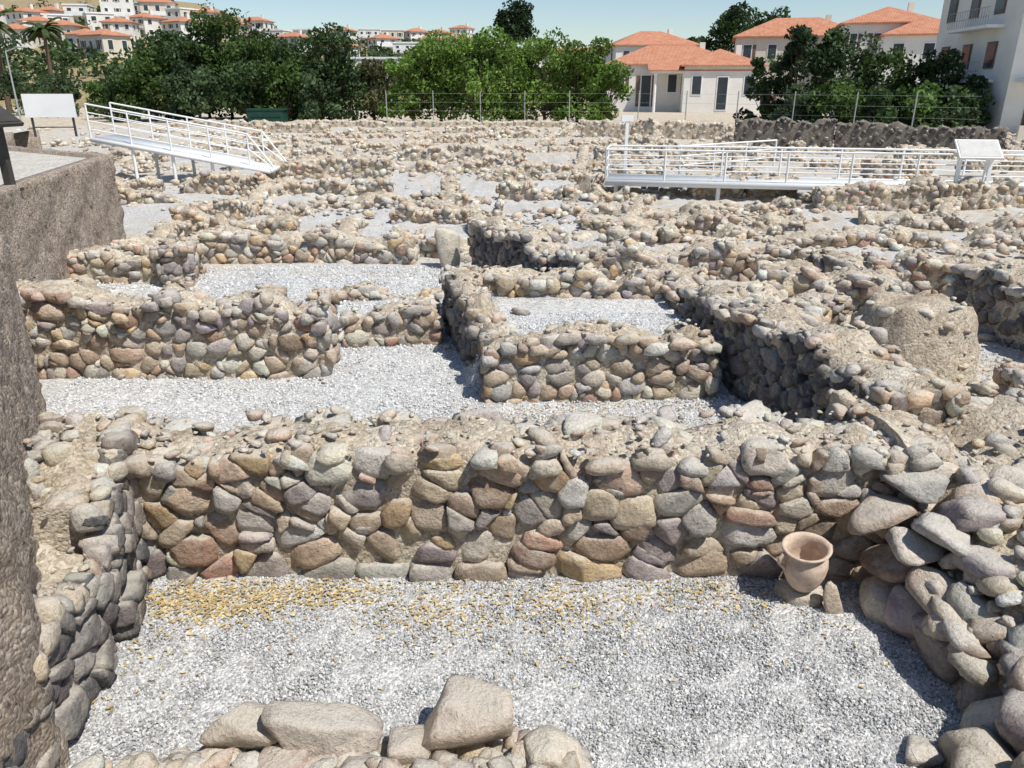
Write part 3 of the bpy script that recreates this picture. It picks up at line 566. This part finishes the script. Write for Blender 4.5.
# ------------------------------------------------------------ houses
def house(name,x,y,z,w,d,h,rz=0,storeys=2,roof=True,wall_m=None,rh=1.4,cols=4):
    e=empty(name,(x,y,z),rz); wm=wall_m or M_PLAST
    B=Batch(); B.box((0,0,h/2-1.5),(w,d,h+3)); B.build('walls',[wm],False,e)
    B=Batch()
    if roof:
        o=.4; a=w/2+o;b=d/2+o; rl=max(0,a-b); v=[(-a,-b,h),(a,-b,h),(a,b,h),(-a,b,h),(-rl,0,h+rh),(rl,0,h+rh),(-a,-b,h-.15),(a,-b,h-.15),(a,b,h-.15),(-a,b,h-.15)]
        B.add(v,[[0,1,5,4],[2,3,4,5],[6,7,1,0],[7,8,2,1],[8,9,3,2],[9,6,0,3],[9,8,7,6]],(1,1,1)); B.add([v[1],v[2],v[5],v[3],v[0],v[4]],[[0,1,2],[3,4,5]],(1,1,1)); B.build('roof',[M_ROOF],False,e)
        B=Batch(); B.box((w*.25,.4,h+rh*.8),(.6,.6,1.4)); B.build('chimney',[wm],False,e)
    else:
        B.box((0,0,h+.15),(w+.3,d+.3,.3)); B.build('parapet',[M_WHITE],False,e)
    Bf=Batch();Bg=Batch();Bs=Batch(); sh=h/storeys
    for s_ in range(storeys):
        for i in range(cols):
            px=-w/2+w*(i+.5)/cols; isdoor=(s_==0 and i==1); ww=.9 if not isdoor else 1.0; hh=sh*.4 if not isdoor else sh*.72; zc=s_*sh+(sh*.55 if not isdoor else sh*.37)
            if w/cols<2.4: ww*=.7
            Bf.box((px,-d/2-.02,zc),(ww+.2,.08,hh+.2)); Bg.box((px,-d/2-.05,zc),(ww,.06,hh))
            if rng.random()<.4:
                for sg in(-1,1): Bs.box((px+sg*(ww*.75+.1),-d/2-.04,zc),(ww*.4,.05,hh))
        for sx in (-1,1):
            for i in range(2):
                py=-d/2+d*(i+.5)/2; Bf.box((sx*(w/2+.02),py,s_*sh+sh*.55),(.08,1.1,sh*.42+.2)); Bg.box((sx*(w/2+.05),py,s_*sh+sh*.55),(.06,.9,sh*.42))
    Bf.build('window_frames',[M_WHITE],False,e); Bg.build('windows',[M_GLASS],False,e)
    if Bs.V: Bs.build('shutters',[M_SHUT],False,e)
    if storeys>1 and rng.random()<.5:
        B=Batch(); B.box((0,-d/2-.6,sh),(w*.8,1.2,.14)); B.box((0,-d/2-1.2,sh+.5),(w*.8,.06,.85)); B.build('balcony',[M_WHITE],False,e)
    return e
for (u,y,w,h,st,rf) in [(130,200,7,7,3,True),(150,212,5,5,2,True),(170,205,7,6,2,True),(192,203,5,5,2,False),(215,205,6,5,2,True),(262,222,7,5,2,True),(282,215,5,4,2,False),(243,205,6,4,2,True),(40,188,6,4.5,2,True),(65,196,5,4,1,True),(92,200,5,4.5,2,True),(112,150,6,3.6,1,True),(95,156,5,3,1,True),(75,165,6,3.6,1,True),(50,175,6,3.6,1,True),(130,168,6,4,2,True),(12,200,5,4,2,True),(155,182,6,4,2,True),(298,200,6,4,2,True),(190,180,6,4,2,True),(28,162,6,3.5,1,True),(110,180,5,4,2,False),(70,180,5,4,2,True),
        (312,238,6,4,2,True),(328,246,5,4.5,2,False),(347,240,6,4.5,2,True),(372,248,6,4.5,2,False),(395,238,6,4.5,2,True),(418,246,6,4,2,True),(440,240,6,4,2,True),(463,288,7,5,2,True),(478,283,5,4,1,True),(455,210,6,4,2,True),(490,215,6,4,2,True),(375,140,9,4,1,True),(345,180,6,4,1,True),(410,190,6,4,2,False),(430,205,5,4,2,True),(385,210,5,4,2,True),(550,175,8,4.5,2,True),(580,165,9,5,2,True),(600,195,8,5,2,True),(640,185,8,5,2,True)]:
    x=UX(u,y); rf_=rf and rng.random()<.9
    house('hillside_house',x,y,float(hz_(x,y))-.2,w*rng.uniform(.9,1.15),5.5,h,rng.uniform(-.7,.6),st,rf_,M_PLAST if rng.random()<.7 else M_CREAM,1.1,2 if w<6 else 3)
e=house('villa',UX(672,92),94,1.0,14,9,4.4,-.1,1,True,M_PLAST,2.0,5)
B=Batch(); [B.tube((x,-7,-.5),(x,-7,3.4),.16,n=10) for x in (-2,1,4,7)]; B.box((2.6,-5.9,3.55),(10.2,2.9,.3)); B.build('porch',[M_WHITE],False,e)
B=Batch(); v=[(-2.8,-7.6,3.72),(8,-7.6,3.72),(8,-4.4,4.6),(-2.8,-4.4,4.6)]; B.add(v+[(a,b,c-.1) for a,b,c in v],[[0,1,2,3],[7,6,5,4],[0,4,5,1],[1,5,6,2],[3,7,4,0],[2,6,7,3]],(1,1,1)); B.build('porch_roof',[M_ROOF],False,e)
house('villa',UX(722,88),90,.8,8,8,4.4,-.1,1,True,M_PLAST,1.7,3)
house('town_house',UX(796,100),102,1,14,9,7.6,-.25,2,True,M_CREAM,2.2,5)
house('town_house',UX(885,88),90,1,9,9,8.2,-.3,2,True,M_PLAST,1.8,4)
house('town_house',UX(650,120),122,2,12,9,6.5,.1,2,True,M_PLAST,2.0,4)
house('town_house',UX(925,82),84,1,8,9,6.8,-.3,2,True,M_PLAST,1.8,3)
e=empty('apartment_building',(36.2,52.5,.4),-.12); Wd,Dp=14,12; B=Batch()
B.box((0,0,5.2),(Wd,Dp,11.4)); B.build('walls',[M_PLAST],False,e)
Bs=Batch();Bf=Batch();Bg=Batch();Br=Batch()
for s_ in range(4):
    z=s_*3.0
    if s_>0:
        Bs.box((-.2,-Dp/2-.75,z+.1),(Wd-1,1.5,.18)); Bs.box((-Wd/2-.5,-1,z+.1),(1.0,6,.18))
        for zz in (.3,.55,.8,1.05): Br.tube((-Wd/2+.3,-Dp/2-1.45,z+.1+zz),(Wd/2-.7,-Dp/2-1.45,z+.1+zz),.02,n=5)
        for i in range(40): x=-Wd/2+.3+i*(Wd-1)/39; Br.tube((x,-Dp/2-1.45,z+.1),(x,-Dp/2-1.45,z+1.15),.014,n=4)
        for zz in (.55,1.05): Br.tube((-Wd/2-.95,-3.9,z+.1+zz),(-Wd/2-.95,1.9,z+.1+zz),.02,n=5)
        for i in range(18): y=-3.9+i*5.8/17; Br.tube((-Wd/2-.95,y,z+.1),(-Wd/2-.95,y,z+1.15),.014,n=4)
    for x in (-5,-1.6,1.8,5):
        Bf.box((x,-Dp/2-.02,z+1.35),(1.7,.1,2.3)); Bg.box((x,-Dp/2-.05,z+1.3),(1.5,.08,2.1)); Bf.box((x,-Dp/2-.1,z+1.3),(.07,.04,2.1))
    for y in (-3,.5,4):
        Bf.box((-Wd/2-.02,y,z+1.55),(.1,1.3,1.5)); Bg.box((-Wd/2-.05,y,z+1.55),(.08,1.1,1.3))
Bs.build('balcony_slabs',[M_WHITE],False,e);Bf.build('window_frames',[M_SHUT],False,e);Bg.build('windows',[M_GLASS],False,e);Br.build('balcony_railings',[M_GREY],True,e)
B=Batch(); B.box((29.5,42.6,.8),(5,.25,.9),rz=-.25); B.build('garden_wall',[M_CREAM],False)
# ------------------------------------------------------------ light, sky, camera
S=Vector((.52,-.44,0)); el=math.radians(58); S=S.normalized()*math.cos(el); S.z=math.sin(el)
sun=bpy.data.lights.new('sun','SUN'); sun.energy=5; sun.angle=math.radians(.5); sun.color=(1,.96,.885)
so=bpy.data.objects.new('sun',sun); scene.collection.objects.link(so); so.rotation_euler=S.to_track_quat('Z','Y').to_euler()
w=bpy.data.worlds.new('World'); scene.world=w; w.use_nodes=True; nt=w.node_tree; bg=nt.nodes['Background']
sky=nt.nodes.new('ShaderNodeTexSky'); sky.sky_type='NISHITA'; sky.sun_disc=False; sky.sun_elevation=el; sky.sun_rotation=math.atan2(S.x,S.y); sky.air_density=1.0; sky.dust_density=.2; sky.ozone_density=2.5
nt.links.new(sky.outputs[0],bg.inputs['Color']); bg.inputs['Strength'].default_value=.115
cam=bpy.data.cameras.new('camera'); cam.sensor_width=36; cam.lens=27; cam.clip_end=6000; cam.clip_start=.05
co=bpy.data.objects.new('camera',cam); scene.collection.objects.link(co); co.location=(0,0,3.3); co.rotation_euler=(math.radians(90-21.3),0,0)
scene.camera=co
scene.view_settings.view_transform='Standard'; scene.view_settings.look='None'; scene.view_settings.exposure=0
